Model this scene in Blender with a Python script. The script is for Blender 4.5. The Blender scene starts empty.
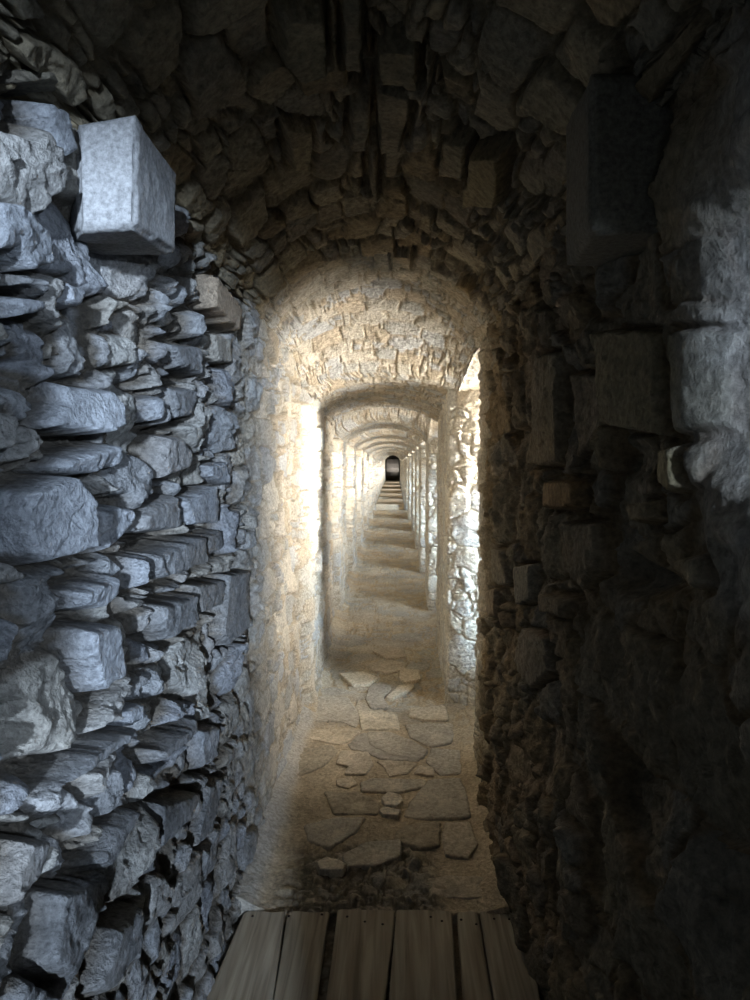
import bpy, math, random
import numpy as np
from mathutils import Vector

random.seed(7)
C = bpy.context.scene
COL = C.collection

# ------------------------------------------------------------------ camera
F = 720.0
EYE = np.array([0.0, 0.0, 1.5])
YAW = math.atan(19 / F)
PITCH = math.atan(40 / F)
cam = bpy.data.cameras.new('camera')
cam.sensor_fit = 'VERTICAL'
cam.sensor_height = 24.0
cam.lens = 24.0 * F / 1000.0
cam.clip_start = 0.02
cam.clip_end = 200
camo = bpy.data.objects.new('camera', cam)
COL.objects.link(camo)
camo.location = EYE
camo.rotation_euler = (math.pi / 2 - PITCH, 0, YAW)
C.camera = camo


def ray(px, py):
    v = np.array([(px - 375) / F, 1.0, (500 - py) / F])
    c, s = math.cos(-PITCH), math.sin(-PITCH)
    v = np.array([v[0], c * v[1] - s * v[2], s * v[1] + c * v[2]])
    c, s = math.cos(YAW), math.sin(YAW)
    return np.array([c * v[0] - s * v[1], s * v[0] + c * v[1], v[2]])


def on_x(px, py, x):
    r = ray(px, py)
    t = x / r[0]
    return EYE + r * t


def crop(pts, sc, ox, oy):
    return [(a / sc + ox, b / sc + oy) for a, b in pts]


# ------------------------------------------------------------------ noise
def hsh(ix, iy, seed):
    ix = ix.astype(np.int64)
    iy = iy.astype(np.int64)
    n = (ix * 374761393 + iy * 668265263 + seed * 1274126177) & 0xffffffff
    n = ((n ^ (n >> 13)) * 1274126177) & 0xffffffff
    n = ((n ^ (n >> 16)) * 2246822519) & 0xffffffff
    return ((n ^ (n >> 15)) & 0xffffff) / float(0xffffff)


def vn(u, v, seed):
    iu = np.floor(u); iv = np.floor(v)
    fu = u - iu; fv = v - iv
    fu = fu * fu * (3 - 2 * fu); fv = fv * fv * (3 - 2 * fv)
    a = hsh(iu, iv, seed); b = hsh(iu + 1, iv, seed)
    c = hsh(iu, iv + 1, seed); d = hsh(iu + 1, iv + 1, seed)
    return (a * (1 - fu) + b * fu) * (1 - fv) + (c * (1 - fu) + d * fu) * fv


def fbm(u, v, seed, octv=4, gain=0.5):
    t = 0; a = 1.0; n = 0
    for k in range(octv):
        t = t + a * (vn(u, v, seed + k * 17) - 0.5)
        n += a; a *= gain
        u = u * 2.03 + 3.1; v = v * 2.03 + 7.7
    return t / n * 2


def ridged(u, v, seed, octv=4):
    t = 0; a = 1.0; n = 0
    for k in range(octv):
        t = t + a * (1 - np.abs(vn(u, v, seed + k * 13) * 2 - 1) * 2)
        n += a; a *= 0.5
        u = u * 2.1 + 1.3; v = v * 2.1 + 5.2
    return t / n


def sstep(a, b, x):
    t = np.clip((x - a) / (b - a), 0, 1)
    return t * t * (3 - 2 * t)


def cells(u, v, cw, ch, seed, jit=0.36, p=3.0):
    F1 = np.full(u.shape, 9.0); F2 = np.full(u.shape, 9.0)
    ID = np.zeros(u.shape); CU = np.zeros(u.shape); CV = np.zeros(u.shape)
    j0 = np.floor(v / ch)
    for dj in (-1, 0, 1):
        j = j0 + dj
        ws = (0.7 + 0.7 * hsh(j, j * 0 + 3, seed)) * cw
        off = hsh(j, j * 0 + 9, seed + 1)
        i0 = np.floor(u / ws + off)
        for di in (-1, 0, 1):
            i = i0 + di
            cu = (i + 0.5 + jit * 2 * (hsh(i, j, seed + 2) - 0.5) - off) * ws
            cv = (j + 0.5 + jit * 1.3 * (hsh(i, j, seed + 3) - 0.5)) * ch
            w = 0.8 + 0.4 * hsh(i, j, seed + 4)
            d = ((np.abs(u - cu) / ws) ** p + (np.abs(v - cv) / ch) ** p) ** (1 / p) * w
            m = d < F1
            F2 = np.where(m, F1, np.minimum(F2, d))
            F1 = np.where(m, d, F1)
            ID = np.where(m, i * 131 + j * 7919, ID)
            CU = np.where(m, cu, CU); CV = np.where(m, cv, CV)
    e = (F2 - F1) * 0.5 * min(cw, ch)
    return e, ID, u - CU, v - CV


def poly_sd(u, v, poly):
    """positive inside, metres"""
    P = np.array(poly)
    d = np.full(u.shape, 1e9)
    ins = np.zeros(u.shape, bool)
    n = len(P)
    for k in range(n):
        a = P[k]; b = P[(k + 1) % n]
        e = b - a
        wu = u - a[0]; wv = v - a[1]
        t = np.clip((wu * e[0] + wv * e[1]) / (e @ e + 1e-12), 0, 1)
        d = np.minimum(d, (wu - e[0] * t) ** 2 + (wv - e[1] * t) ** 2)
        c1 = (a[1] > v) != (b[1] > v)
        with np.errstate(divide='ignore', invalid='ignore'):
            xx = (b[0] - a[0]) * (v - a[1]) / (b[1] - a[1] + 1e-15) + a[0]
        ins ^= c1 & (u < xx)
    d = np.sqrt(d)
    return np.where(ins, d, -d)


PAL = np.array([[.36, .34, .31], [.46, .42, .35], [.28, .275, .27], [.52, .46, .37],
                [.40, .34, .26], [.33, .34, .35], [.47, .38, .27], [.42, .40, .37]])


def palette(idh, pal, tint):
    k = np.clip((idh * len(pal)).astype(int), 0, len(pal) - 1)
    return pal[k] * tint


def rockwork(u, v, o):
    """stone pattern on (u,v) metres -> displacement outward (m) and colour"""
    seed = o.get('seed', 1)
    wa = o.get('warp', 0.03)
    uu = u + wa * fbm(u * 5, v * 5, seed + 50, 4)
    vv = v + wa * 0.8 * fbm(u * 5 + 40, v * 5 + 9, seed + 60, 4)
    e, ID, du, dv = cells(uu, vv, o['cw'], o['ch'], seed, o.get('jit', .36), o.get('p', 3.0))
    sub = hsh(ID, ID * 0 + 5, seed + 7) < o.get('sub', .4)
    e2, ID2, du2, dv2 = cells(uu * 1.0 + 5.3, vv + 3.3, o['cw'] * .48, o['ch'] * .5, seed + 90, .4, o.get('p', 3.0))
    e = np.where(sub, np.minimum(e, e2), e)
    ID = np.where(sub, ID2 + 77777, ID)
    du = np.where(sub, du2, du); dv = np.where(sub, dv2, dv)
    h0 = hsh(ID, ID * 0 + 1, seed + 11); t1 = hsh(ID, ID * 0 + 2, seed + 11) - .5; t2 = hsh(ID, ID * 0 + 3, seed + 11) - .5
    base = (h0 - .5) * o['hvar']
    tilt = o['tilt'] * (t1 * du + t2 * dv)
    # faceted break across a stone
    ang = h0 * 6.28
    ff = np.cos(ang) * du + np.sin(ang) * dv
    facet = -np.abs(ff + 0.01) * o.get('facet', .25)
    depth = np.full(u.shape, o['gapd']); gw = np.full(u.shape, o['gapw'])
    gw = gw * (0.5 + 1.2 * vn(u * 4, v * 4, seed + 33))
    rough = np.full(u.shape, 1.0)
    colk = np.full(u.shape, -1)
    cavity = np.zeros(u.shape)
    for k, st in enumerate(o.get('polys', [])):
        P = np.array(st['p'])
        mg = .04
        bb = (u > P[:, 0].min() - mg) & (u < P[:, 0].max() + mg) & (v > P[:, 1].min() - mg) & (v < P[:, 1].max() + mg)
        if not bb.any():
            continue
        ub = u[bb] + .006 * fbm(u[bb] * 22, v[bb] * 22, seed + 71, 3)
        vb = v[bb] + .006 * fbm(u[bb] * 22 + 9, v[bb] * 22, seed + 72, 3)
        sd = poly_sd(ub, vb, P)
        if st.get('cav'):
            cavity[bb] = np.maximum(cavity[bb], st['cav'] * sstep(-.006, .035, sd))
            continue
        ins = sd > 0
        eb = e[bb]; eb = np.where(ins, sd, np.minimum(eb, -sd - .006)); e[bb] = eb
        q = depth[bb]; q[np.abs(sd) < .02] *= 1.5; depth[bb] = q
        q = base[bb]; q[ins] = st.get('h', .0) * o.get('hmul', 1); base[bb] = q
        c = P.mean(0)
        q = tilt[bb]; q[ins] = (st.get('tu', 0) * (ub - c[0]) + st.get('tv', 0) * (vb - c[1]))[ins]; tilt[bb] = q
        q = facet[bb]; q[ins] = 0; facet[bb] = q
        q = rough[bb]; q[ins] = st.get('r', .35); rough[bb] = q
        q = colk[bb]; q[ins] = k; colk[bb] = q
        q = h0[bb]; q[ins] = (k * .377) % 1; h0[bb] = q
        q = ID[bb]; q[ins] = 555000 + k * 13; ID[bb] = q
    e = np.maximum(e, 0)
    prof = np.clip(e / gw, 0, 1) ** .75
    prof = prof * prof * (3 - 2 * prof)
    # small broken facets on the rock faces
    ef, If, fu, fv = cells(uu * 1.0 + 2.2 + .02 * fbm(u * 30, v * 30, seed + 8, 3), vv + 1.1, o.get('fw', .05), o.get('fh', .035), seed + 190, .45, 2.0)
    a1 = hsh(If, If * 0 + 1, seed + 191) - .5; a2 = hsh(If, If * 0 + 2, seed + 191) - .5; a3 = hsh(If, If * 0 + 3, seed + 191) - .5
    chip = o.get('chip', .008) * (a1 + 30 * (a2 * fu + a3 * fv))
    # rock grain, oriented per stone
    gang = (hsh(ID, ID * 0 + 8, seed) - .5) * o.get('gspread', 1.6) + o.get('gang', 0)
    ca, sa = np.cos(gang), np.sin(gang)
    gu = ca * u + sa * v; gv = -sa * u + ca * v
    g = ridged(gu * 9 + ID % 97, gv * 42, seed + 3, 4)
    f = fbm(u * 26, v * 26, seed + 21, 5, .6)
    big = fbm(u * 2.2, v * 2.2, seed + 31, 3)
    st_ = fbm(gu * 7 + 30, gv * 17, seed + 41, 3)
    step = np.round(st_ * 5) / 5 * .7 + st_ * .3
    grain = rough * (g * o['grain'] + f * o['fine'] + step * o.get('terr', 0.0) + chip)
    hgt = prof * (base + tilt + facet) + (prof - 1) * depth + grain + big * o.get('big', .01) - cavity
    hgt = hgt + (1 - prof) * fbm(u * 60, v * 60, seed + 5, 3) * .004
    tint = np.array(o.get('tint', (1, 1, 1)))
    pal = np.array(o.get('pal', PAL))
    col = palette(hsh(ID, ID * 0 + 6, seed + 19), pal, tint)
    for k, st in enumerate(o.get('polys', [])):
        if 'c' in st:
            m = colk == k
            col[m] = st['c']
    br = (1 + .22 * fbm(u * 9, v * 9, seed + 81, 4) + .12 * f)[:, None]
    col = col * br
    mort = np.array(o.get('mortar', (.36, .30, .22)))[None, :] * br
    w = (1 - sstep(.25, .9, prof))[:, None]
    col = col * (1 - w) + mort * w
    # earthy wash in patches
    wash = sstep(.05, .5, fbm(u * 3.3, v * 3.3, seed + 91, 4))[:, None] * o.get('wash', .35)
    col = col * (1 - wash) + np.array(o.get('washc', (.40, .31, .20)))[None, :] * br * wash
    return hgt, np.clip(col, .01, .95)


# ------------------------------------------------------------------ materials
def stone_mat(name, bump=.5, scale=60, rough=.92, lighten=1.0):
    m = bpy.data.materials.new(name); m.use_nodes = True
    nt = m.node_tree; N = nt.nodes; L = nt.links
    b = N['Principled BSDF']
    b.inputs['Roughness'].default_value = rough
    b.inputs['Specular IOR Level'].default_value = .25
    at = N.new('ShaderNodeAttribute'); at.attribute_name = 'Col'
    tc = N.new('ShaderNodeTexCoord')
    n1 = N.new('ShaderNodeTexNoise'); n1.inputs['Scale'].default_value = scale; n1.inputs['Detail'].default_value = 8
    n1.inputs['Roughness'].default_value = .7
    n2 = N.new('ShaderNodeTexNoise'); n2.inputs['Scale'].default_value = scale * .25; n2.inputs['Detail'].default_value = 5
    L.new(tc.outputs['Object'], n1.inputs['Vector']); L.new(tc.outputs['Object'], n2.inputs['Vector'])
    mr = N.new('ShaderNodeMapRange'); mr.inputs[1].default_value = .3; mr.inputs[2].default_value = .7
    mr.inputs[3].default_value = .50 * lighten; mr.inputs[4].default_value = 1.40 * lighten
    L.new(n1.outputs['Fac'], mr.inputs[0])
    mx = N.new('ShaderNodeVectorMath'); mx.operation = 'SCALE'
    L.new(at.outputs['Color'], mx.inputs[0]); L.new(mr.outputs[0], mx.inputs['Scale'])
    L.new(mx.outputs[0], b.inputs['Base Color'])
    ad = N.new('ShaderNodeMath'); ad.operation = 'ADD'
    L.new(n1.outputs['Fac'], ad.inputs[0]); L.new(n2.outputs['Fac'], ad.inputs[1])
    bp = N.new('ShaderNodeBump'); bp.inputs['Strength'].default_value = bump; bp.inputs['Distance'].default_value = .02
    L.new(ad.outputs[0], bp.inputs['Height']); L.new(bp.outputs[0], b.inputs['Normal'])
    return m


MAT_L = stone_mat('slate rubble masonry', .9, 80)
MAT_R = stone_mat('brown rubble masonry', .6, 60)
MAT_C = stone_mat('vault masonry', .6, 60)
MAT_F = stone_mat('earth and flag paving', .5, 70)
MAT_S = stone_mat('dressed limestone', .15, 110)
MAT_FLAG = stone_mat('flagstone', .35, 60)


def wood_mat():
    m = bpy.data.materials.new('weathered timber'); m.use_nodes = True
    nt = m.node_tree; N = nt.nodes; L = nt.links
    b = N['Principled BSDF']; b.inputs['Roughness'].default_value = .8
    b.inputs['Specular IOR Level'].default_value = .25
    tc = N.new('ShaderNodeTexCoord'); mp = N.new('ShaderNodeMapping'); mp.inputs['Scale'].default_value = (45, 2.2, 20)
    oi = N.new('ShaderNodeObjectInfo')
    av = N.new('ShaderNodeVectorMath'); av.operation = 'ADD'
    L.new(tc.outputs['Object'], av.inputs[0])
    sc = N.new('ShaderNodeMath'); sc.operation = 'MULTIPLY'; sc.inputs[1].default_value = 9
    L.new(oi.outputs['Random'], sc.inputs[0]); L.new(sc.outputs[0], av.inputs[1])
    L.new(av.outputs[0], mp.inputs[0])
    n = N.new('ShaderNodeTexNoise'); n.inputs['Scale'].default_value = 1; n.inputs['Detail'].default_value = 7
    n.inputs['Distortion'].default_value = .8
    L.new(mp.outputs[0], n.inputs['Vector'])
    cr = N.new('ShaderNodeValToRGB')
    cr.color_ramp.elements[0].position = .28; cr.color_ramp.elements[0].color = (.19, .155, .11, 1)
    cr.color_ramp.elements[1].position = .7; cr.color_ramp.elements[1].color = (.46, .40, .30, 1)
    L.new(n.outputs['Fac'], cr.inputs[0]); L.new(cr.outputs[0], b.inputs['Base Color'])
    bp = N.new('ShaderNodeBump'); bp.inputs['Strength'].default_value = .4; bp.inputs['Distance'].default_value = .004
    L.new(n.outputs['Fac'], bp.inputs['Height']); L.new(bp.outputs[0], b.inputs['Normal'])
    return m


def plain(name, col, rough=.6, metal=0.):
    m = bpy.data.materials.new(name); m.use_nodes = True
    nt = m.node_tree; b = nt.nodes['Principled BSDF']
    b.inputs['Roughness'].default_value = rough; b.inputs['Metallic'].default_value = metal
    n = nt.nodes.new('ShaderNodeTexNoise'); n.inputs['Scale'].default_value = 90
    cr = nt.nodes.new('ShaderNodeValToRGB')
    cr.color_ramp.elements[0].color = tuple(c * .7 for c in col) + (1,)
    cr.color_ramp.elements[1].color = tuple(min(1, c * 1.2) for c in col) + (1,)
    nt.links.new(n.outputs['Fac'], cr.inputs[0]); nt.links.new(cr.outputs[0], b.inputs['Base Color'])
    return m


MAT_W = wood_mat()
MAT_N = plain('rusted iron', (.05, .035, .03), .7, .6)


# ------------------------------------------------------------------ mesh helpers
def mesh_obj(name, V, Q, cols=None, mat=None, smooth=True, parent=None):
    V = np.asarray(V, np.float32); Q = np.asarray(Q, np.int32)
    me = bpy.data.meshes.new(name)
    me.vertices.add(len(V)); me.vertices.foreach_set('co', V.ravel())
    nl = Q.size; k = Q.shape[1]
    me.loops.add(nl); me.loops.foreach_set('vertex_index', Q.ravel())
    me.polygons.add(len(Q))
    me.polygons.foreach_set('loop_start', np.arange(0, nl, k, dtype=np.int32))
    me.polygons.foreach_set('loop_total', np.full(len(Q), k, np.int32))
    me.polygons.foreach_set('use_smooth', np.full(len(Q), smooth))
    me.update(calc_edges=True)
    me.validate()
    if cols is not None:
        a = me.color_attributes.new('Col', 'FLOAT_COLOR', 'POINT')
        c = np.ones((len(V), 4), np.float32); c[:, :3] = cols
        a.data.foreach_set('color', c.ravel())
    if mat: me.materials.append(mat)
    o = bpy.data.objects.new(name, me); COL.objects.link(o)
    if parent: o.parent = parent
    return o


def gridq(nr, nc, mask=None, flip=False):
    i = np.arange(nr * nc).reshape(nr, nc)
    a = i[:-1, :-1]; b = i[:-1, 1:]; c = i[1:, 1:]; d = i[1:, :-1]
    q = np.stack([a, b, c, d] if not flip else [a, d, c, b], -1).reshape(-1, 4)
    if mask is not None:
        q = q[mask.ravel()]
    return q


def tag(o, label=None, cat=None, group=None, kind=None):
    if label: o['label'] = label
    if cat: o['category'] = cat
    if group: o['group'] = group
    if kind: o['kind'] = kind
    return o


# ------------------------------------------------------------------ passage layout (metres; eye line at z=1.5)
RIB = [4.1, 6.5, 8.5, 10.6, 12.8, 15.0, 17.2, 19.6, 22.2, 25.0, 28.0, 31.0]
AP = [.47, .35, .30, .28, .24, .22, .19, .19, .19, .2, .2, .2]
SP = [.38, .19, .17, .15, .12, .08, .03, .0, -.02, -.02, -.02, -.02]
XR = [.31, .31, .31, .32, .32, .29, .27, .27, .27, .27, .27, .27]
XL = [-.48, -.49, -.49, -.49, -.48, -.46, -.46, -.46, -.45, -.44, -.42, -.40]
YEND = 37.0
SLOPE = .0167
YSTEP = 17.45

ya, aa, ss = [-1.6, .5, 2.6, 3.0, 3.3, 3.6, 3.9, 4.1], [.92, .88, .83, .80, .76, .68, .56, .47], [.56, .56, .55, .55, .54, .51, .43, .38]
yl, xl_ = [-1.6, 1.0, 3.5, 4.05], [-.53, -.53, -.52, -.52]
yc, xrc = [-1.6, 1.0, 3.4, 4.1], [.42, .42, .40, .36]
for k, d in enumerate(RIB):
    nx = RIB[k + 1] if k + 1 < len(RIB) else YEND - .6
    na = AP[k + 1] if k + 1 < len(RIB) else .3
    ns = SP[k + 1] if k + 1 < len(RIB) else .1
    ya += [nx - .92, nx - .86, nx - .38, nx]
    aa += [AP[k] + .6 * (na - AP[k]), AP[k] + .07, AP[k] + .05, na]
    ss += [SP[k] + .5 * (ns - SP[k]), SP[k] + .06, SP[k] + .04, ns]
    yl += [d, nx - .92, nx - .86, nx - .06]
    xl_ += [XL[k], XL[k] - .01, XL[k] - .055, XL[k] - .06]
    nr = XR[k + 1] if k + 1 < len(RIB) else .3
    yc += [nx - .95, nx]
    xrc += [XR[k] + .025, nr]


def a_of(y): return np.interp(y, ya, aa)
def s_of(y): return np.interp(y, ya, ss)
def l_of(y): return np.interp(y, yl, xl_)
def r_of(y): return np.interp(y, yc, xrc)


def floor_z(y):
    y = np.asarray(y, float)
    return np.where(y < YSTEP, SLOPE * y, SLOPE * YSTEP + .12)


def spaced(y0, y1, f):
    out = [y0]
    while out[-1] < y1:
        out.append(out[-1] + f(out[-1]))
    return np.array(out)


def near(c, pts, **k):
    return dict(p=pts, **k)


# ---- left wall stones traced in the wall plane (y, z)
def LW(pts, sc=1, ox=0, oy=0, x=-.50, **k):
    q = [on_x(a, b, x) for a, b in crop(pts, sc, ox, oy)]
    return dict(p=[(p[1], p[2]) for p in q], **k)


S2 = (2.679, 0, 330); S1 = (2.679, 0, 0); S3 = (2.679, 0, 650)
GB = (.40, .42, .45)
GD = (.27, .275, .28)
LP = [
    LW([(0, 330), (150, 305), (135, 380), (100, 500), (120, 600), (60, 650), (0, 640)], *S2, cav=.20),  # hollow put in to stand for a shadow cast on the wall
    LW([(0, 690), (60, 700), (130, 660), (150, 760), (90, 840), (0, 937)], *S2, cav=.12),
    LW([(250, 450), (300, 455), (318, 610), (262, 625), (245, 540)], *S2, cav=.13),
    LW([(100, 60), (180, 80), (150, 160), (20, 200), (0, 100)], *S2, cav=.14),
    LW([(320, 150), (360, 170), (350, 260), (310, 280)], *S2, cav=.08),
    LW([(395, 60), (430, 60), (440, 180), (400, 170)], *S2, cav=.05),
    LW([(60, 130), (160, 120), (180, 230), (120, 330), (60, 260)], *S3, cav=.12),
    LW([(230, 430), (330, 420), (260, 560), (200, 600)], *S3, cav=.05),
    LW([(205, 130), (300, 150), (318, 200), (310, 265), (285, 290), (190, 270), (180, 240), (215, 180)], *S2, h=.03, tu=.3, tv=-.3, c=GB, r=.25),
    LW([(215, 330), (345, 290), (362, 350), (340, 380), (260, 400), (225, 395), (205, 370)], *S2, h=.02, tv=.3, c=GB, r=.35),
    LW([(105, 420), (200, 375), (240, 450), (250, 600), (150, 640), (100, 600), (90, 500)], *S2, h=.035, tu=.25, c=GB, r=.3),
    LW([(310, 465), (390, 460), (395, 520), (350, 590), (318, 612), (312, 540)], *S2, h=.02, c=GB, r=.5),
    LW([(450, 270), (500, 275), (530, 340), (520, 380), (450, 415), (445, 340)], *S2, h=.028, c=(.36, .35, .34), r=.3),
    LW([(410, 480), (500, 430), (515, 540), (415, 555)], *S2, h=.018, c=(.34, .34, .34), r=.3),
    LW([(515, 450), (590, 415), (600, 480), (590, 520), (530, 530)], *S2, h=.02, c=GB, r=.25),
    LW([(435, 590), (560, 545), (562, 630), (450, 680), (432, 640)], *S2, h=.03, c=GD, r=.3),
    LW([(395, 600), (432, 590), (435, 690), (395, 705), (388, 650)], *S2, h=.03, tu=-.5, c=GB, r=.3),
    LW([(445, 730), (540, 700), (545, 790), (470, 840), (445, 800)], *S2, h=.03, c=GD, r=.3),
    LW([(545, 680), (620, 660), (622, 740), (560, 770)], *S2, h=.01, c=GD, r=.3),
    LW([(625, 650), (685, 640), (680, 800), (625, 850), (612, 820)], *S2, h=.015, c=GD, r=.3),
    LW([(250, 790), (340, 770), (358, 937), (290, 980), (255, 880)], *S2, h=.035, c=GB, r=.22),
    LW([(220, 690), (340, 640), (355, 720), (310, 765), (250, 760)], *S2, h=.03, tv=.3, c=GB, r=.3),
    LW([(430, 180), (455, 170), (460, 240), (435, 255)], *S2, h=.02, c=GB, r=.3),
    LW([(480, 140), (545, 150), (540, 240), (490, 250)], *S2, h=.01, c=GD, r=.5),
    LW([(575, 360), (620, 350), (630, 420), (580, 400)], *S2, h=.015, c=GB, r=.3),
    LW([(565, 550), (610, 530), (612, 590), (568, 615)], *S2, h=.015, c=GD, r=.3),
    LW([(480, 20), (560, 40), (560, 130), (500, 110)], *S2, h=.01, c=GD, r=.4),
    LW([(590, 0), (640, 20), (640, 95), (600, 90)], *S2, h=.012, c=(.4, .37, .32), r=.3),
    LW([(0, 520), (60, 530), (140, 610), (165, 720), (100, 740), (60, 680), (0, 690)], *S1, h=.03, c=GB, r=.5),
    LW([(200, 740), (255, 760), (265, 800), (240, 850), (200, 820)], *S1, h=.02, c=GB, r=.3),
    LW([(65, 790), (130, 790), (155, 840), (80, 860)], *S1, h=.02, c=GB, r=.3),
    LW([(160, 260), (210, 280), (240, 400), (215, 440), (190, 400), (165, 310)], *S1, h=.02, c=GB, r=.4),
    LW([(125, 180), (200, 150), (270, 210), (265, 265), (180, 260), (140, 230)], *S1, h=.03, c=(.30, .27, .21), r=.4),
    LW([(565, 720), (650, 820), (645, 895), (565, 830)], *S1, h=.035, c=(.47, .37, .27), r=.15),
    LW([(140, 380), (240, 270), (360, 190), (365, 230), (200, 370), (135, 420)], *S3, h=.05, c=(.22, .225, .23), r=.4),
    LW([(360, 150), (400, 130), (405, 190), (368, 220)], *S3, h=.03, c=GB, r=.3),
    LW([(440, 270), (540, 170), (545, 230), (450, 320)], *S3, h=.03, c=GD, r=.3),
    LW([(350, 460), (400, 410), (420, 430), (330, 600), (290, 590)], *S3, h=.02, c=GD, r=.3),
    LW([(455, 400), (560, 370), (530, 450), (450, 560)], *S3, h=.02, c=GD, r=.3),
    LW([(560, 210), (610, 190), (600, 300), (565, 330)], *S3, h=.012, c=GB, r=.3),
    LW([(100, 490), (170, 480), (150, 600), (60, 720), (50, 650)], *S3, h=.03, c=GD, r=.5),
    LW([(190, 640), (260, 610), (290, 700), (220, 900), (160, 860)], *S3, h=.03, c=GD, r=.4),
    LW([(330, 730), (400, 660), (400, 800), (320, 937), (270, 937)], *S3, h=.03, c=GD, r=.4),
    LW([(580, 350), (620, 330), (590, 500), (540, 540)], *S3, h=.015, c=GD, r=.3),
]
SR = (2.5, 450, 330)


def RW(pts, **k):
    q = [on_x(a, b, .40) for a, b in crop(pts, *SR)]
    return dict(p=[(p[1], p[2]) for p in q], **k)


RP = [
    RW([(360, 560), (420, 530), (480, 600), (520, 650), (400, 680), (350, 640)], cav=.07),
    RW([(590, 500), (760, 500), (760, 700), (650, 720), (590, 620)], cav=.05),
    RW([(365, 280), (470, 260), (480, 360), (400, 390), (360, 350)], cav=.03),
    RW([(245, 375), (318, 368), (322, 450), (245, 450)], h=.03, c=(.50, .34, .18), r=.2),
    RW([(215, 60), (280, 50), (275, 340), (190, 340)], h=.02, c=(.40, .35, .27), r=.4),
    RW([(290, 100), (350, 110), (350, 240), (300, 330)], h=.0, c=(.38, .33, .26), r=.5),
    RW([(365, 0), (500, 0), (500, 270), (380, 235)], h=.03, c=(.38, .34, .24), r=.4),
    RW([(515, 0), (600, 0), (590, 250), (515, 270)], h=.02, c=(.36, .34, .25), r=.4),
    RW([(485, 290), (530, 280), (545, 400), (520, 420), (485, 380)], h=.035, tu=-.4, c=(.42, .38, .26), r=.3),
    RW([(280, 470), (355, 480), (352, 600), (320, 655), (280, 600)], h=.02, c=(.38, .35, .29), r=.4),
    RW([(240, 650), (295, 670), (290, 730), (240, 710)], h=.03, c=(.42, .38, .31), r=.3),
    RW([(115, 545), (140, 545), (150, 640), (128, 640)], h=.02, c=(.42, .38, .31), r=.3),
    RW([(160, 590), (200, 580), (195, 680), (165, 690)], h=.02, c=(.42, .40, .35), r=.3),
    RW([(440, 430), (480, 420), (490, 480), (450, 490)], h=.03, c=(.44, .38, .27), r=.3),
    RW([(90, 650), (130, 640), (130, 720), (100, 720)], h=.02, c=(.44, .38, .31), r=.3),
    RW([(180, 740), (240, 760), (250, 860), (200, 900), (165, 830)], h=.02, c=(.38, .34, .28), r=.4),
    RW([(530, 560), (580, 560), (600, 640), (570, 660), (530, 610)], h=.03, c=(.40, .35, .25), r=.4),
]

# ------------------------------------------------------------------ left wall
ys = spaced(-1.5, YEND, lambda y: .02 if y < .55 else (.0036 * y ** 1.5 if y < 3.2 else .0085 * y))
zs = np.concatenate([np.linspace(-.15, 2.35, 640)])
Y, Z = np.meshgrid(ys, zs)
u = Y.ravel(); v = Z.ravel()
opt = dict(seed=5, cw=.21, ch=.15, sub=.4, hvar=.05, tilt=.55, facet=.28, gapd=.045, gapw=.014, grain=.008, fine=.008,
           terr=.014, big=.018, chip=.014, polys=LP, hmul=1.0, warp=.05, gang=0, mortar=(.15, .13, .105), wash=.2,  # earthy joints, darkened further to stand for deep crevice shade
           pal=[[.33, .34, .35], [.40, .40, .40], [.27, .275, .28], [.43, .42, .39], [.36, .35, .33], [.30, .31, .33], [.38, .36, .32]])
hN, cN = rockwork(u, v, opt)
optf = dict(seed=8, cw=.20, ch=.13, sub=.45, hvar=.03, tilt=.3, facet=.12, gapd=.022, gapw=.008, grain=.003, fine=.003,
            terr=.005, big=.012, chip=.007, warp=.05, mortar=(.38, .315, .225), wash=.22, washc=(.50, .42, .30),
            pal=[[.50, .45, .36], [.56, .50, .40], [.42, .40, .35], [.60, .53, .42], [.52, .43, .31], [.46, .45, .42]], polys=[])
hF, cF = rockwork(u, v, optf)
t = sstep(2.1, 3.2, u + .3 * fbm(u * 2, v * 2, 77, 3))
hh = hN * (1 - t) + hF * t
cc = cN * (1 - t[:, None]) + cF * t[:, None]  # near grey to far warm tan: the change of light put into colour
hh = hh * (1 - .45 * sstep(.85, .35, v))
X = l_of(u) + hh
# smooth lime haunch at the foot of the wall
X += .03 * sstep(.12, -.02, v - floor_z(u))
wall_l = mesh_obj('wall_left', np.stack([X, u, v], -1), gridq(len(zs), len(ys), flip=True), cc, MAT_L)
tag(wall_l, 'rough grey slate rubble wall on the left with deep joints', kind='structure')

# ------------------------------------------------------------------ right wall (plan polyline with splayed embrasures)
plan = [(.42, -1.5), (.42, .4), (.42, 1.0), (.41, 2.2), (.395, 3.42)]
NW = []
for k, d in enumerate(RIB):
    x0 = plan[-1][0]
    NW.append(d)
    g = .60 if k == 0 else .92
    plan += [(x0 + .05, d - g), (.80, d - g + .06), (.82, d - .20), (XR[k] + .10, d - .02), (XR[k], d + .05)]
    nx = RIB[k + 1] if k + 1 < len(RIB) else YEND + .3
    plan += [(XR[k] + .02, nx - .97)]
plan = np.array(plan)
seg = np.hypot(*(np.diff(plan, axis=0).T)); S = np.concatenate([[0], np.cumsum(seg)])


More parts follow.
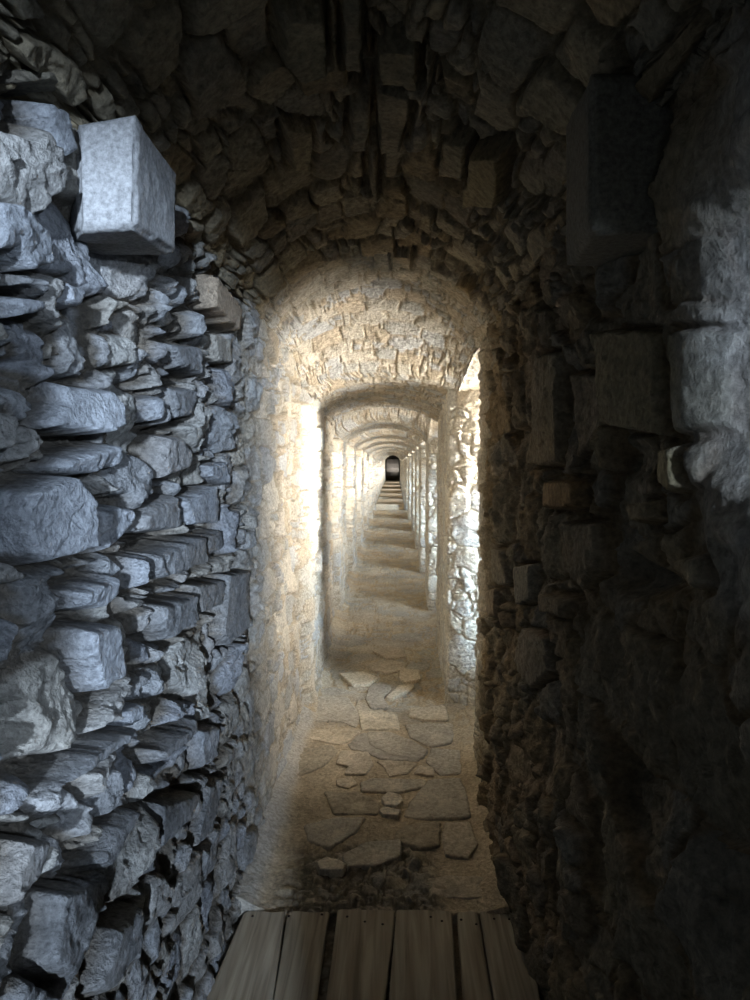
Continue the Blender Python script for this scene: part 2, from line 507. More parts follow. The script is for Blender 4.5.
def yat(s): return np.interp(s, S, plan[:, 1])
sv = [0.0]
while sv[-1] < S[-1]:
    y = yat(sv[-1]); y2 = yat(sv[-1] + .01)
    jam = abs(y2 - y) < .006 and y > 3
    if y < .55: st = .02
    elif y < 3.2: st = .0036 * max(y, .6) ** 1.5
    else: st = .0085 * y
    if jam: st = min(st, .0022 * y)
    sv.append(sv[-1] + st)
sv = np.array(sv)
px = np.interp(sv, S, plan[:, 0]); py = np.interp(sv, S, plan[:, 1])
kk = 3
tx = np.gradient(px); ty = np.gradient(py)
ker = np.ones(5) / 5
tx = np.convolve(tx, ker, 'same'); ty = np.convolve(ty, ker, 'same')
ln = np.hypot(tx, ty) + 1e-9; nx_ = -ty / ln; ny_ = tx / ln   # into the passage (-x)
zr = np.linspace(-.15, 2.35, 560)
SS, ZZ = np.meshgrid(sv, zr)
su = SS.ravel(); v = ZZ.ravel()
PX = np.tile(px, len(zr)); PY = np.tile(py, len(zr)); NX = np.tile(nx_, len(zr)); NY = np.tile(ny_, len(zr))
# wall coordinate equals y in the first bay (s - offset)
off = S[2] - 1.0
uu = su - off
optr = dict(seed=23, cw=.22, ch=.20, sub=.45, hvar=.04, tilt=.45, facet=.25, gapd=.024, gapw=.009, grain=.006, fine=.005,
            terr=.014, big=.032, chip=.014, polys=RP, warp=.06, gang=1.4, gspread=.7, mortar=(.28, .22, .15), wash=.5, washc=(.33, .25, .15),
            pal=[[.36, .32, .25], [.40, .35, .26], [.31, .28, .22], [.42, .35, .26], [.35, .33, .29], [.38, .31, .21]])
hN, cN = rockwork(uu, v, optr); cN = cN * np.array([.72, .66, .56])  # dimness of the near wall put into its colour
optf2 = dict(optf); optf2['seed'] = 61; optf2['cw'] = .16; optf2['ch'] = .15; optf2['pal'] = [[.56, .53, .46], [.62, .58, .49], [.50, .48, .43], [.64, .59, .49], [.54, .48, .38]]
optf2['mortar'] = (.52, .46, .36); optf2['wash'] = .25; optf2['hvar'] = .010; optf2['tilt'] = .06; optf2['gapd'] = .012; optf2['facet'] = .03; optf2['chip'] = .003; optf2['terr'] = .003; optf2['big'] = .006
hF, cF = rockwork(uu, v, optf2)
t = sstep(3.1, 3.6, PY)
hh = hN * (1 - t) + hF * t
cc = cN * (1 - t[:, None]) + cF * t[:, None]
WZ0, WZ1, WY0, WY1 = 1.52, 1.83, -1.25, .82
qy = np.abs(PY - (WY0 + WY1) / 2) - (WY1 - WY0) / 2 + .08; qz = np.abs(v - (WZ0 + WZ1) / 2) - (WZ1 - WZ0) / 2 + .08
sdw = np.hypot(np.maximum(qy, 0), np.maximum(qz, 0)) + np.minimum(np.maximum(qy, qz), 0) - .08
sdw = sdw + .015 * fbm(PY * 8, v * 8, 505, 3)
roll = np.clip(1 - sdw / .26, 0, 1) ** 1.5 * (PY < 2) * sstep(1.90, 1.80, v) * sstep(1.36, 1.50, v)
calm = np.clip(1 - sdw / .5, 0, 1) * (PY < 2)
hh = hh * (1 - .8 * np.minimum(calm * 1.6, 1)) + .006 * fbm(PY * 30, v * 30, 611, 4) * calm - .25 * np.minimum(roll, 1.1)
X = PX + NX * hh; Yv = PY + NY * hh
# slight inward lean towards the floor in the first bay
X -= .035 * sstep(1.0, 0, v) * (1 - t)
lit_lime = (np.clip(calm * 2 - .75 + .3 * fbm(PY * 9, v * 9, 612, 4), 0, 1) * (PY < 2))[:, None]  # pale plaster tone that also brightens the lit patch by the window
cc = cc * (1 - lit_lime) + np.array([.50, .49, .47]) * (1 + .35 * fbm(PY * 40, v * 40, 613, 4))[:, None] * lit_lime
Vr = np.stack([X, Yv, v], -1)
fm = np.ones((len(zr) - 1, len(sv) - 1), bool)
ym = (py[:-1] + py[1:]) / 2; xm = (px[:-1] + px[1:]) / 2; zm = (zr[:-1] + zr[1:]) / 2
# openings: high window beside the camera, slits at the back of each embrasure

fm[np.ix_((zm > WZ0) & (zm < WZ1), (ym > WY0) & (ym < WY1))] = False
for k, d in enumerate(RIB):
    zt = 1.5 + SP[k] - .08
    inn = (ym > d - (.54 if k == 0 else .86)) & (ym < d - .15) & (xm > .70)
    fm[np.ix_((zm > .45) & (zm < zt), inn)] = False
Q = gridq(len(zr), len(sv), fm)
# splayed embrasure of the near window
n = 520
hy0, hz0, rc = (WY1 - WY0) / 2, (WZ1 - WZ0) / 2, .09
cs = []
for (sy, sz, a0) in ((1, 1, 0), (-1, 1, 90), (-1, -1, 180), (1, -1, 270)):
    for q in np.linspace(0, 90, 12):
        th = math.radians(a0 + q)
        cs.append((sy * (hy0 - rc) + rc * math.cos(th), sz * (hz0 - rc) + rc * math.sin(th)))
cs = np.array(cs + cs[:1])
sl = np.concatenate([[0], np.cumsum(np.hypot(*np.diff(cs, axis=0).T))])
tt = np.linspace(0, sl[-1], n + 1)[:-1]
ce = np.interp(tt, sl, cs[:, 0]) / hy0; se = np.interp(tt, sl, cs[:, 1]) / hz0
ex = np.linspace(0, .52, 110)
A, E = np.meshgrid(np.arange(n), ex)
A = A.ravel(); E = E.ravel()
yc_, zc_ = (WY0 + WY1) / 2, (WZ0 + WZ1) / 2
hy, hz = (WY1 - WY0) / 2, (WZ1 - WZ0) / 2
per = A / n * 3.6
hE, cE = rockwork(per, E + 3, dict(optr, polys=[], seed=90, hvar=.02, gapd=.015, terr=.006, big=.02, wash=.1,
                                   pal=[[.45, .45, .44], [.40, .40, .40], [.5, .49, .47]], mortar=(.42, .40, .37)))
fl = 1 + .18 * np.exp(-E / .05) - .10 * E
rr = fl
VY = yc_ + ce[A] * (hy + .03 * np.exp(-E / .04) - .10 * E - hE * .4)
VZ = zc_ + se[A] * (hz + .02 * np.exp(-E / .04) - .02 * E - hE * .3)
VX = .665 + E * .7
shadow_lump = np.exp(-((VY + .28) / .085) ** 6) * np.exp(-((E - .10) / .08) ** 4) * (se[A] < -.5)  # unseen bump on the sill, added to cast a shadow on the left wall
VZ = VZ + .24 * shadow_lump * (1 + .3 * fbm(VY * 20, E * 20, 44, 3))
Ve = np.stack([VX, VY, VZ], -1)
i = np.arange(n * len(ex)).reshape(len(ex), n)
i2 = np.roll(i, -1, axis=1)
Qe = np.stack([i[:-1], i2[:-1], i2[1:], i[1:]], -1).reshape(-1, 4) + len(Vr)
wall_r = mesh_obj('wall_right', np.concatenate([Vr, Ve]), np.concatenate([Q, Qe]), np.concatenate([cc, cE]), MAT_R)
tag(wall_r, 'brown rubble wall on the right with a row of window embrasures', kind='structure')

# ------------------------------------------------------------------ vault
def vault_pt(w, y):
    """w in metres across, 0 = crown; returns x,z"""
    xl = l_of(y) - .0; xr = r_of(y)
    c = (xl + xr) / 2; h = (xr - xl) / 2
    ap = a_of(y); sp = s_of(y)
    q = np.clip(w / .5, -1, 1)
    over = np.clip(np.abs(w) - .5, 0, None) * np.sign(w)
    x = c + np.sin(q * np.pi / 2) * h + over
    z = 1.5 + sp + (ap - sp) * (1 - np.abs(np.sin(q * np.pi / 2)) ** 2.3)
    return x, z


def to_vault(px_, py_):
    r = ray(px_, py_)
    for d in np.arange(.6, 5, .01):
        p = EYE + r * d
        xl = l_of(p[1]); xr = r_of(p[1]); c = (xl + xr) / 2; h = (xr - xl) / 2
        q = (p[0] - c) / h
        if abs(q) < 1:
            z = 1.5 + s_of(p[1]) + (a_of(p[1]) - s_of(p[1])) * (1 - abs(q) ** 2.3)
        else:
            z = 1.5 + s_of(p[1])
        if p[2] >= z:
            return (math.asin(max(-1, min(1, q))) / (np.pi / 2) * .5, p[1])
    return (0, 1.5)


S6 = (2.143, 200, 150); S4 = (1.974, 180, 0)


def CW(pts, sc, **k):
    return dict(p=[to_vault(*q) for q in crop(pts, *sc)], **k)


CP = [
    CW([(290, 10), (310, 10), (315, 95), (300, 100)], S4, cav=.07),
    CW([(370, 5), (388, 5), (380, 150), (365, 140)], S4, cav=.06),
    CW([(320, 140), (385, 150), (380, 195), (340, 190)], S4, cav=.07),
    CW([(90, 225), (150, 225), (150, 250), (90, 250)], S4, cav=.06),
    CW([(180, 320), (210, 320), (215, 365), (195, 365)], S4, cav=.06),
    CW([(490, 340), (560, 360), (560, 385), (490, 370)], S4, cav=.05),
    CW([(375, 305), (400, 302), (402, 335), (380, 335)], S6, cav=.05),
    CW([(350, 240), (385, 240), (385, 258), (350, 258)], S6, cav=.04),
    CW([(90, 295), (130, 300), (125, 315), (95, 312)], S6, cav=.04),
    CW([(360, 130), (372, 100), (380, 100), (372, 150)], S6, cav=.04),
    CW([(195, 20), (285, 20), (290, 130), (230, 145), (200, 110)], S4, h=.03, c=(.30, .28, .22), r=.5),
    CW([(320, 0), (362, 0), (362, 130), (322, 130)], S4, h=.025, c=(.30, .28, .23), r=.5),
    CW([(390, 75), (470, 80), (475, 165), (390, 150)], S4, h=.03, c=(.30, .27, .20), r=.5),
    CW([(385, 165), (465, 185), (440, 290), (388, 300)], S4, h=.02, c=(.34, .30, .23), r=.5),
    CW([(335, 200), (378, 200), (378, 295), (330, 290)], S4, h=.02, c=(.32, .29, .23), r=.5),
    CW([(370, 300), (395, 300), (392, 380), (372, 380)], S4, h=.02, c=(.36, .32, .26), r=.5),
    CW([(565, 290), (650, 280), (640, 395), (565, 395)], S4, h=.03, c=(.40, .34, .22), r=.3),
    CW([(520, 270), (575, 265), (570, 345), (510, 335)], S4, h=.02, c=(.34, .30, .22), r=.4),
    CW([(205, 240), (265, 250), (260, 340), (215, 330)], S4, h=.02, c=(.38, .32, .22), r=.4),
    CW([(403, 308), (438, 305), (438, 355), (405, 358)], S6, h=.03, c=(.52, .34, .20), r=.2),
    CW([(410, 362), (440, 362), (440, 385), (412, 385)], S6, h=.02, c=(.52, .36, .22), r=.2),
    CW([(548, 278), (585, 280), (585, 325), (550, 315)], S6, h=.025, c=(.48, .36, .20), r=.3),
    CW([(485, 300), (525, 300), (525, 330), (490, 328)], S6, h=.025, c=(.46, .42, .34), r=.3),
    CW([(445, 290), (480, 288), (478, 325), (445, 318)], S6, h=.025, c=(.44, .36, .27), r=.3),
    CW([(408, 218), (455, 215), (455, 250), (410, 250)], S6, h=.025, c=(.42, .36, .27), r=.3),
    CW([(355, 262), (380, 258), (378, 288), (355, 290)], S6, h=.025, c=(.50, .44, .34), r=.3),
    CW([(370, 283), (402, 280), (402, 300), (372, 300)], S6, h=.03, c=(.52, .40, .26), r=.3),
    CW([(195, 345), (235, 330), (240, 365), (215, 372)], S6, h=.02, c=(.50, .42, .31), r=.3),
    CW([(600, 345), (632, 365), (610, 395), (592, 380)], S6, h=.02, c=(.46, .42, .34), r=.3),
    CW([(240, 325), (275, 315), (275, 340), (245, 348)], S6, h=.02, c=(.50, .37, .22), r=.3),
]
ws = np.concatenate([np.linspace(-.95, -.5, 26)[:-1], np.linspace(-.5, .5, 440), np.linspace(.5, 1.15, 34)[1:]])
yv = spaced(-1.5, YEND, lambda y: .02 if y < .6 else (.0045 * y ** 1.3 if y < 4.3 else .0085 * y))
W, YY = np.meshgrid(ws, yv)
w = W.ravel(); y = YY.ravel()
x, z = vault_pt(w, y)
eps = 1e-3
x2, z2 = vault_pt(w + eps, y); x3, z3 = vault_pt(w, y + eps)
T1 = np.stack([x2 - x, x * 0, z2 - z], -1); T2 = np.stack([x3 - x, x * 0 + eps, z3 - z], -1)
Nn = np.cross(T2, T1); Nn /= np.linalg.norm(Nn, axis=1, keepdims=True) + 1e-12
Nn[Nn[:, 2] > 0] *= -1
optc = dict(seed=41, cw=.078, ch=.17, sub=.35, hvar=.035, tilt=.25, facet=.08, gapd=.026, gapw=.007, grain=.004, fine=.004, chip=.006, jit=.28, p=4.0,
            terr=.010, big=.016, polys=CP, warp=.035, gang=.0, mortar=(.26, .22, .16), wash=.25, washc=(.38, .30, .18),
            pal=[[.36, .33, .27], [.42, .37, .28], [.31, .29, .25], [.46, .41, .32], [.38, .31, .21], [.40, .37, .31]])
hN, cN = rockwork(w, y, optc); cN = cN * np.array([.75, .70, .60])  # near vault darkened in colour to carry its dimness
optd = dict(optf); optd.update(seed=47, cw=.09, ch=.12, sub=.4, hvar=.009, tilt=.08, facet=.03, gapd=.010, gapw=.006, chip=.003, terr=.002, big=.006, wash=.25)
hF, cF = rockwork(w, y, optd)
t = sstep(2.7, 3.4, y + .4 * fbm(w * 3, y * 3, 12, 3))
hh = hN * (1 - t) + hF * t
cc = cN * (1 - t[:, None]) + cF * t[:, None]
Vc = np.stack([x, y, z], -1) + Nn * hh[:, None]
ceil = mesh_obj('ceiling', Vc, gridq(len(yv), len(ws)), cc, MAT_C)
tag(ceil, 'rubble stone barrel vault stepping down in ribs along the passage', kind='structure')

# ------------------------------------------------------------------ floor
xs = np.concatenate([np.linspace(-.70, -.5, 14)[:-1], np.linspace(-.5, .42, 300), np.linspace(.42, .95, 40)[1:]])
yf = spaced(-1.5, YSTEP + .02, lambda y: .03 if y < 1.9 else (.0028 * y ** 1.5 if y < 6 else .0075 * y))
XX, YF = np.meshgrid(xs, yf)
x = XX.ravel(); y = YF.ravel()
optg = dict(seed=71, cw=.24, ch=.20, sub=.5, hvar=.008, tilt=.06, facet=.02, gapd=.010, gapw=.012, grain=.0025, fine=.003,
            terr=.004, big=.010, chip=.002, polys=[], warp=.08, p=2.2, gang=0, mortar=(.42, .33, .21), wash=.5, washc=(.46, .36, .23),
            pal=[[.44, .38, .29], [.40, .36, .29], [.48, .41, .30], [.37, .34, .28]])
hF, cF = rockwork(x, y, optg)
dirt = .006 * fbm(x * 14, y * 14, 3, 4) + .012 * fbm(x * 3, y * 3, 4, 3) + .003 * ridged(x * 20, y * 30, 6, 4)
dc = np.array([.46, .37, .25])[None, :] * (1 + .35 * fbm(x * 8, y * 8, 9, 4))[:, None]
t = sstep(3.3, 4.3, y + .3 * fbm(x * 3, y * 3, 19, 3))
hh = dirt * (1 - t) + hF * t
cc = dc * (1 - t[:, None]) + cF * t[:, None]
# broken rubble patch before the planks
rp = sstep(2.75, 2.55, y + .12 * fbm(x * 6, y * 6, 33, 3)) * sstep(-.42, -.3, x) * sstep(.2, .1, x)
hr, cr_ = rockwork(x, y, dict(optg, seed=99, cw=.07, ch=.05, hvar=.02, tilt=.6, facet=.4, gapd=.012, gapw=.008, terr=.012, wash=.6, fine=.01, washc=(.30, .26, .19), mortar=(.2, .17, .12)))
hh = hh + rp * hr; cc = cc * (1 - rp[:, None]) + cr_ * .85 * rp[:, None]
# lime haunches along both walls
edge = sstep(-.40, -.53, x) * .045 + sstep(.27, .40, x) * .03 * (y < 30)
lm = (sstep(-.41, -.47, x + .02 * fbm(x * 9, y * 5, 37, 3)) * .8)[:, None] * (y < 4)[:, None]
cc = cc * (1 - lm) + np.array([.42, .40, .36]) * lm
zz = SLOPE * y + hh * .9 + edge
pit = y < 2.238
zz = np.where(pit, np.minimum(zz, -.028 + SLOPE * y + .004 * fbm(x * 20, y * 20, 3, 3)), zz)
cc[pit] *= .6  # shade below the planks put into the sunken floor colour
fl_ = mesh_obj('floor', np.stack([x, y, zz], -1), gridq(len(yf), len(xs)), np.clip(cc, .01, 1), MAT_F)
tag(fl_, 'trodden earth and stone paving of the narrow passage', kind='structure')


# ------------------------------------------------------------------ flagstones
def on_floor(px_, py_, lift=.012):
    r = ray(px_, py_)
    # z = SLOPE*y + lift
    t = (1.5 - lift) / (SLOPE * r[1] - r[2])
    return EYE + r * t


FS = (2.679, 240, 600)


def slab(name, pts, label, col, seed, lift=.014, rough=1.0, cat='stone slab', group=None, thick=.045, sc=FS):
    P = np.array([on_floor(a, b, lift)[:2] for a, b in crop(pts, *sc)])
    c = P.mean(0)
    # resample the outline, lightly ragged
    n = len(P); out = []
    per_ = sum(np.linalg.norm(P[(k + 1) % n] - P[k]) for k in range(n))
    for k in range(n):
        a, b = P[k], P[(k + 1) % n]
        m = max(2, int(np.linalg.norm(b - a) / per_ * 110))
        for j in range(m):
            out.append(a + (b - a) * j / m)
    O = np.array(out)
    for _ in range(2):
        O = (np.roll(O, 1, 0) + 2 * O + np.roll(O, -1, 0)) / 4
    O += .005 * np.stack([fbm(O[:, 0] * 30, O[:, 1] * 30, seed, 3), fbm(O[:, 0] * 30 + 50, O[:, 1] * 30, seed, 3)], -1)
    m = len(O)
    rings = [.02, .15, .3, .45, .6, .72, .82, .90, .95, .985, 1.0, 1.0]
    drop = [0] * 8 + [.0006, .003, .008, thick]
    V = []; cl = []
    rs = np.random.RandomState(seed); tl = rs.uniform(-.03, .03, 2)
    for q, dr in zip(rings, drop):
        p = c + (O - c) * q
        zt = SLOPE * p[:, 1] + lift + .003 * fbm(p[:, 0] * 25, p[:, 1] * 25, seed + 5, 4) * rough + (p - c) @ tl * .5 + \
            .003 * np.round(fbm(p[:, 0] * 9, p[:, 1] * 14, seed + 8, 3) * 4) / 4 * rough
        V.append(np.stack([p[:, 0], p[:, 1], zt - dr], -1))
        b = 1 + .25 * fbm(p[:, 0] * 14, p[:, 1] * 14, seed + 6, 4)
        cl.append(np.array(col)[None, :] * b[:, None])
    V = np.concatenate(V); cl = np.concatenate(cl)
    i = np.arange(m * len(rings)).reshape(len(rings), m); i2 = np.roll(i, -1, 1)
    Q = np.stack([i[:-1], i[1:], i2[1:], i2[:-1]], -1).reshape(-1, 4)
    loc = np.array([c[0], c[1], SLOPE * c[1]])
    # close the middle
    V = np.concatenate([V, [V[:m].mean(0)]]); cl = np.concatenate([cl, [cl[:m].mean(0)]])
    cap = np.stack([i[0], i2[0], np.full(m, len(V) - 1), np.full(m, len(V) - 1)], -1)
    me_v = V - loc
    tri = cap[:, :3]
    me = bpy.data.meshes.new(name)
    me.from_pydata(me_v.tolist(), [], Q.tolist() + tri.tolist())
    me.polygons.foreach_set('use_smooth', np.full(len(me.polygons), True))
    a = me.color_attributes.new('Col', 'FLOAT_COLOR', 'POINT')
    c4 = np.ones((len(V), 4), np.float32); c4[:, :3] = np.clip(cl, 0, 1)
    a.data.foreach_set('color', c4.ravel())
    me.materials.append(MAT_FLAG)
    o = bpy.data.objects.new(name, me); COL.objects.link(o); o.location = loc
    tag(o, label, cat, group)
    return o


TAN = (.56, .47, .34); GRY = (.44, .39, .31); PAL_ = (.60, .52, .39); DK = (.38, .32, .23); MID = (.50, .42, .31)
GRP = 'flagstones set in the passage floor'
FL = [
    ([(355, 135), (400, 120), (440, 130), (445, 150), (395, 158)], MID, 'farthest of the traced flagstones, small tan lozenge in the middle of the floor'),
    ([(345, 168), (400, 160), (450, 168), (438, 185), (400, 196), (350, 185)], MID, 'tan flagstone pointed toward the planks, just before the farthest lozenge one'),
    ([(265, 195), (330, 190), (370, 205), (350, 222), (300, 225)], TAN, 'pale tan flagstone left of the smooth grey mortar patch'),
    ([(430, 180), (480, 185), (485, 210), (440, 220), (425, 205)], TAN, 'small pale tan flagstone right of the middle, above the slanting wedge stone'),
    ([(390, 260), (430, 225), (468, 222), (465, 232), (410, 262)], TAN, 'pale wedge flagstone slanting up to the right beside the mortar patch'),
    ([(185, 255), (290, 258), (325, 310), (310, 340), (270, 325), (190, 325)], GRY, 'broad grey flagstone near the left wall, left of the pale square flag'),
    ([(315, 295), (420, 300), (430, 345), (325, 345), (320, 320)], PAL_, 'palest squarish flagstone in the middle of the passage'),
    ([(455, 290), (550, 280), (560, 320), (500, 320), (450, 310)], TAN, 'smooth tan flagstone close to the right wall, beside the pale square flag'),
    ([(165, 345), (330, 345), (300, 375), (270, 388), (180, 372)], TAN, 'long tan flagstone tapering from the left wall to a point'),
    ([(340, 350), (400, 350), (460, 375), (505, 400), (490, 425), (400, 415), (345, 385)], GRY, 'large oval grey flagstone in the middle of the floor, rimmed by grey mortar'),
    ([(440, 332), (580, 327), (570, 380), (512, 393), (455, 368)], GRY, 'broad grey flagstone touching the right wall, right of the oval one'),
    ([(270, 400), (345, 405), (358, 440), (335, 468), (280, 465), (290, 445), (255, 435)], MID, 'chipped tan flagstone with a notch on its left, below the oval one'),
    ([(365, 430), (400, 428), (475, 435), (450, 465), (400, 472), (385, 445)], MID, 'narrow pointed tan flagstone centred below the oval grey one'),
    ([(478, 440), (520, 445), (520, 470), (465, 465)], MID, 'small four-sided flagstone right of the narrow pointed one'),
    ([(512, 397), (590, 400), (595, 465), (535, 468), (497, 430)], GRY, 'grey five-sided flagstone against the right wall'),
    ([(255, 480), (300, 472), (315, 490), (290, 503), (260, 495)], TAN, 'small rounded tan stone at the left end of the long grey strip flag'),
    ([(320, 485), (350, 476), (498, 480), (495, 498), (420, 515), (325, 512)], GRY, 'long narrow grey flagstone lying crosswise, behind the loose pale stones'),
    ([(225, 510), (330, 514), (375, 545), (370, 572), (250, 570), (240, 545)], DK, 'rough brown flagstone left of the loose pale stones'),
    ([(505, 478), (590, 474), (610, 520), (620, 580), (490, 585), (435, 578), (450, 545)], GRY, 'largest smooth grey flagstone, right of the loose pale stones'),
    ([(170, 600), (260, 578), (338, 582), (310, 620), (240, 665), (180, 640)], GRY, 'wide grey-brown flagstone on the left, with a slanting right edge'),
    ([(440, 600), (538, 592), (536, 655), (480, 665), (410, 640), (420, 615)], DK, 'dark brown flagstone right of centre, beside the pale squarish corner flag'),
    ([(545, 595), (615, 590), (640, 655), (610, 690), (550, 680), (542, 640)], MID, 'tan squarish flagstone in the right corner, closest but one to the planks'),
    ([(275, 680), (340, 645), (430, 640), (435, 680), (360, 712), (285, 714)], GRY, 'rough grey flagstone in the middle, right of the small pale oval stone'),
    ([(500, 745), (560, 735), (690, 740), (690, 800), (560, 798), (510, 790)], MID, 'tan flagstone at the right, nearest the wooden planks'),
    ([(130, 400), (250, 388), (262, 404), (225, 440), (130, 480)], DK, 'dark rough flagstone against the left wall, below the long tapering one'),
]
for k, (pts, colr, lab) in enumerate(FL):
    slab('flagstone', pts, lab, colr, 100 + k, lift=.008 + .005 * ((k * 7) % 5) / 5 + (.008 if k < 5 else 0), cat='flagstone', group=GRP,
         rough=2.0 if colr is DK else 1.0)
slab('loose_stone', [(378, 528), (398, 512), (430, 518), (440, 534), (420, 550), (388, 547)], 'rounded pale stone lying on top in the middle of the floor',
     (.62, .55, .44), 201, lift=.024, cat='stone', thick=.03)
slab('loose_stone', [(372, 562), (385, 552), (432, 560), (425, 578), (380, 573)], 'small flat pale stone just in front of the rounded pale one',
     (.58, .51, .40), 202, lift=.018, cat='stone', thick=.03)
slab('loose_stone', [(205, 700), (230, 686), (262, 692), (284, 706), (275, 722), (215, 720)], 'pale oval stone near the left side of the floor, close to the planks',
     (.52, .46, .36), 203, lift=.018, cat='stone', thick=.03)
mp = slab('mortar_patch', [(345, 230), (362, 222), (400, 222), (405, 240), (385, 262), (400, 288), (350, 290), (335, 262)], 'smooth grey mortar patch between the pale tan flagstones',
          (.40, .35, .28), 204, lift=.010, cat='mortar patch', rough=.3)
mp = slab('mortar_patch', [(288, 385), (310, 360), (338, 352), (342, 388), (400, 418), (488, 428), (470, 434), (380, 426), (330, 404), (292, 396)],
          'curved grey mortar patch hugging the left side of the oval grey flagstone',
          (.36, .32, .26), 205, lift=.008, cat='mortar patch', rough=.3)


# ------------------------------------------------------------------ timber planks
def plank(x0a, x1a, x0b, x1b, ya_, yb_, label, nails, seed, zoff=0.):
    """a = far end (y=ya_), b = near end"""
    n = 70; m = 14
    V = []; rs = np.random.RandomState(seed)
    th = .03
    prof = [(0, -th), (0, -.004), (.02, -.001)] + [(q, 0) for q in np.linspace(.06, .94, m)] + [(.98, -.001), (1, -.004), (1, -th)]
    cx = (x0b + x1b) / 2
    for j in range(n + 1):
        t_ = j / n; y = yb_ + (ya_ - yb_) * t_
        y_e = .004 * rs.rand() if j == n else 0
        xa = x0b + (x0a - x0b) * t_; xb = x1b + (x1a - x1b) * t_
        w1 = .0015 * math.sin(y * 7 + seed); w2 = .0015 * math.sin(y * 9 + seed * 2)
        for q, dz in prof:
            V.append((xa + w1 + (xb + w2 - xa - w1) * q, y + y_e + (.004 * math.sin(q * 9 + seed) if j == n else 0),
                      .008 + SLOPE * y + zoff + dz - .0015 * (2 * q - 1) ** 2))
    k = len(prof)
    Q = []
    for j in range(n):
        for i in range(k - 1):
            a = j * k + i
            Q.append((a, a + 1, a + 1 + k, a + k))
        Q.append((j * k + k - 1, j * k, (j + 1) * k, (j + 1) * k + k - 1))
    Q.append(tuple(range(k))); Q.append(tuple(range(n * k + k - 1, n * k - 1, -1)))
    base = Vector(((x0a + x1a) / 2, (ya_ + yb_) / 2, SLOPE * (ya_ + yb_) / 2 - .022 + zoff))
    root = bpy.data.objects.new('wooden_plank', None); COL.objects.link(root); root.location = base
    tag(root, label, 'plank', 'timber planks across the gap in the floor')
    me = bpy.data.meshes.new('board'); me.from_pydata([tuple(Vector(p) - base) for p in V], [], Q)
    for p in me.polygons: p.use_smooth = False
    me.materials.append(MAT_W)
    o = bpy.data.objects.new('board', me); COL.objects.link(o); o.parent = root
    for (nx, ny) in nails:
        zt = .008 + SLOPE * ny + zoff
        nv = [(nx, ny, zt + .0022)]; nf = []
        for r, dz in ((.0028, .0020), (.0042, .0008), (.0042, -.004)):
            for s in range(10):
                a = s / 10 * 6.283
                nv.append((nx + r * math.cos(a), ny + r * math.sin(a), zt + dz))
        for s in range(10):
            nf.append((0, 1 + s, 1 + (s + 1) % 10))
            for q in range(2):
                b = 1 + q * 10
                nf.append((b + s, b + 10 + s, b + 10 + (s + 1) % 10, b + (s + 1) % 10))
        me = bpy.data.meshes.new('nail_head'); me.from_pydata([tuple(Vector(p) - base) for p in nv], [], nf)
        me.materials.append(MAT_N)
        o = bpy.data.objects.new('nail_head', me); COL.objects.link(o); o.parent = root
    return root


SP4 = (1.974, 180, 820)


def pf(cx_, cy_):
    a, b = crop([(cx_, cy_)], *SP4)[0]
    return on_floor(a, b, .008)


YA = 2.30
BD = [
    ((125, 208), (50, 181), 'leftmost wooden plank, half in the blue light beside the left wall', [(143, 190)]),
    ((212, 295), (184, 268), 'second wooden plank from the left, beside the left dark gap', [(215, 190), (280, 187)]),
    ((311, 424), (287, 405), 'wide wooden plank just right of the left dark gap', [(330, 190), (365, 200), (400, 205)]),
    ((428, 538), (411, 545), 'wide wooden plank just left of the right dark gap', [(495, 192), (517, 200)]),
    ((548, 590), (560, 618), 'narrow wooden plank just right of the right dark gap', [(555, 196), (585, 205)]),
    ((592, 688), (621, 712), 'rightmost wooden plank, in the dark beside the right wall', [(620, 195), (650, 196)]),
]
for k, ((a0, a1), (b0, b1), lab, nl) in enumerate(BD):
    A0 = pf(a0, 180); A1 = pf(a1, 180); B0 = pf(b0, 355); B1 = pf(b1, 355)
    y0, y1 = B0[1], A0[1] + [0, -.004, .006, .002, -.004, .003][k]
    ext = lambda A, B, y: A[0] + (B[0] - A[0]) * (y - A[1]) / (B[1] - A[1])
    yn = 1.2
    if k == 0: b_ = ext(A0, B0, 1.9); yn = 1.5
    x0b = ext(A0, B0, yn); x1b = ext(A1, B1, yn)
    nn = []
    for (cx_, cy_) in nl:
        p = pf(cx_, cy_); nn.append((p[0], p[1]))
    plank(A0[0], A1[0], x0b, x1b, y1, yn, lab, nn, 11 + k, zoff=[0, .001, -.001, .001, -.001, .0][k])


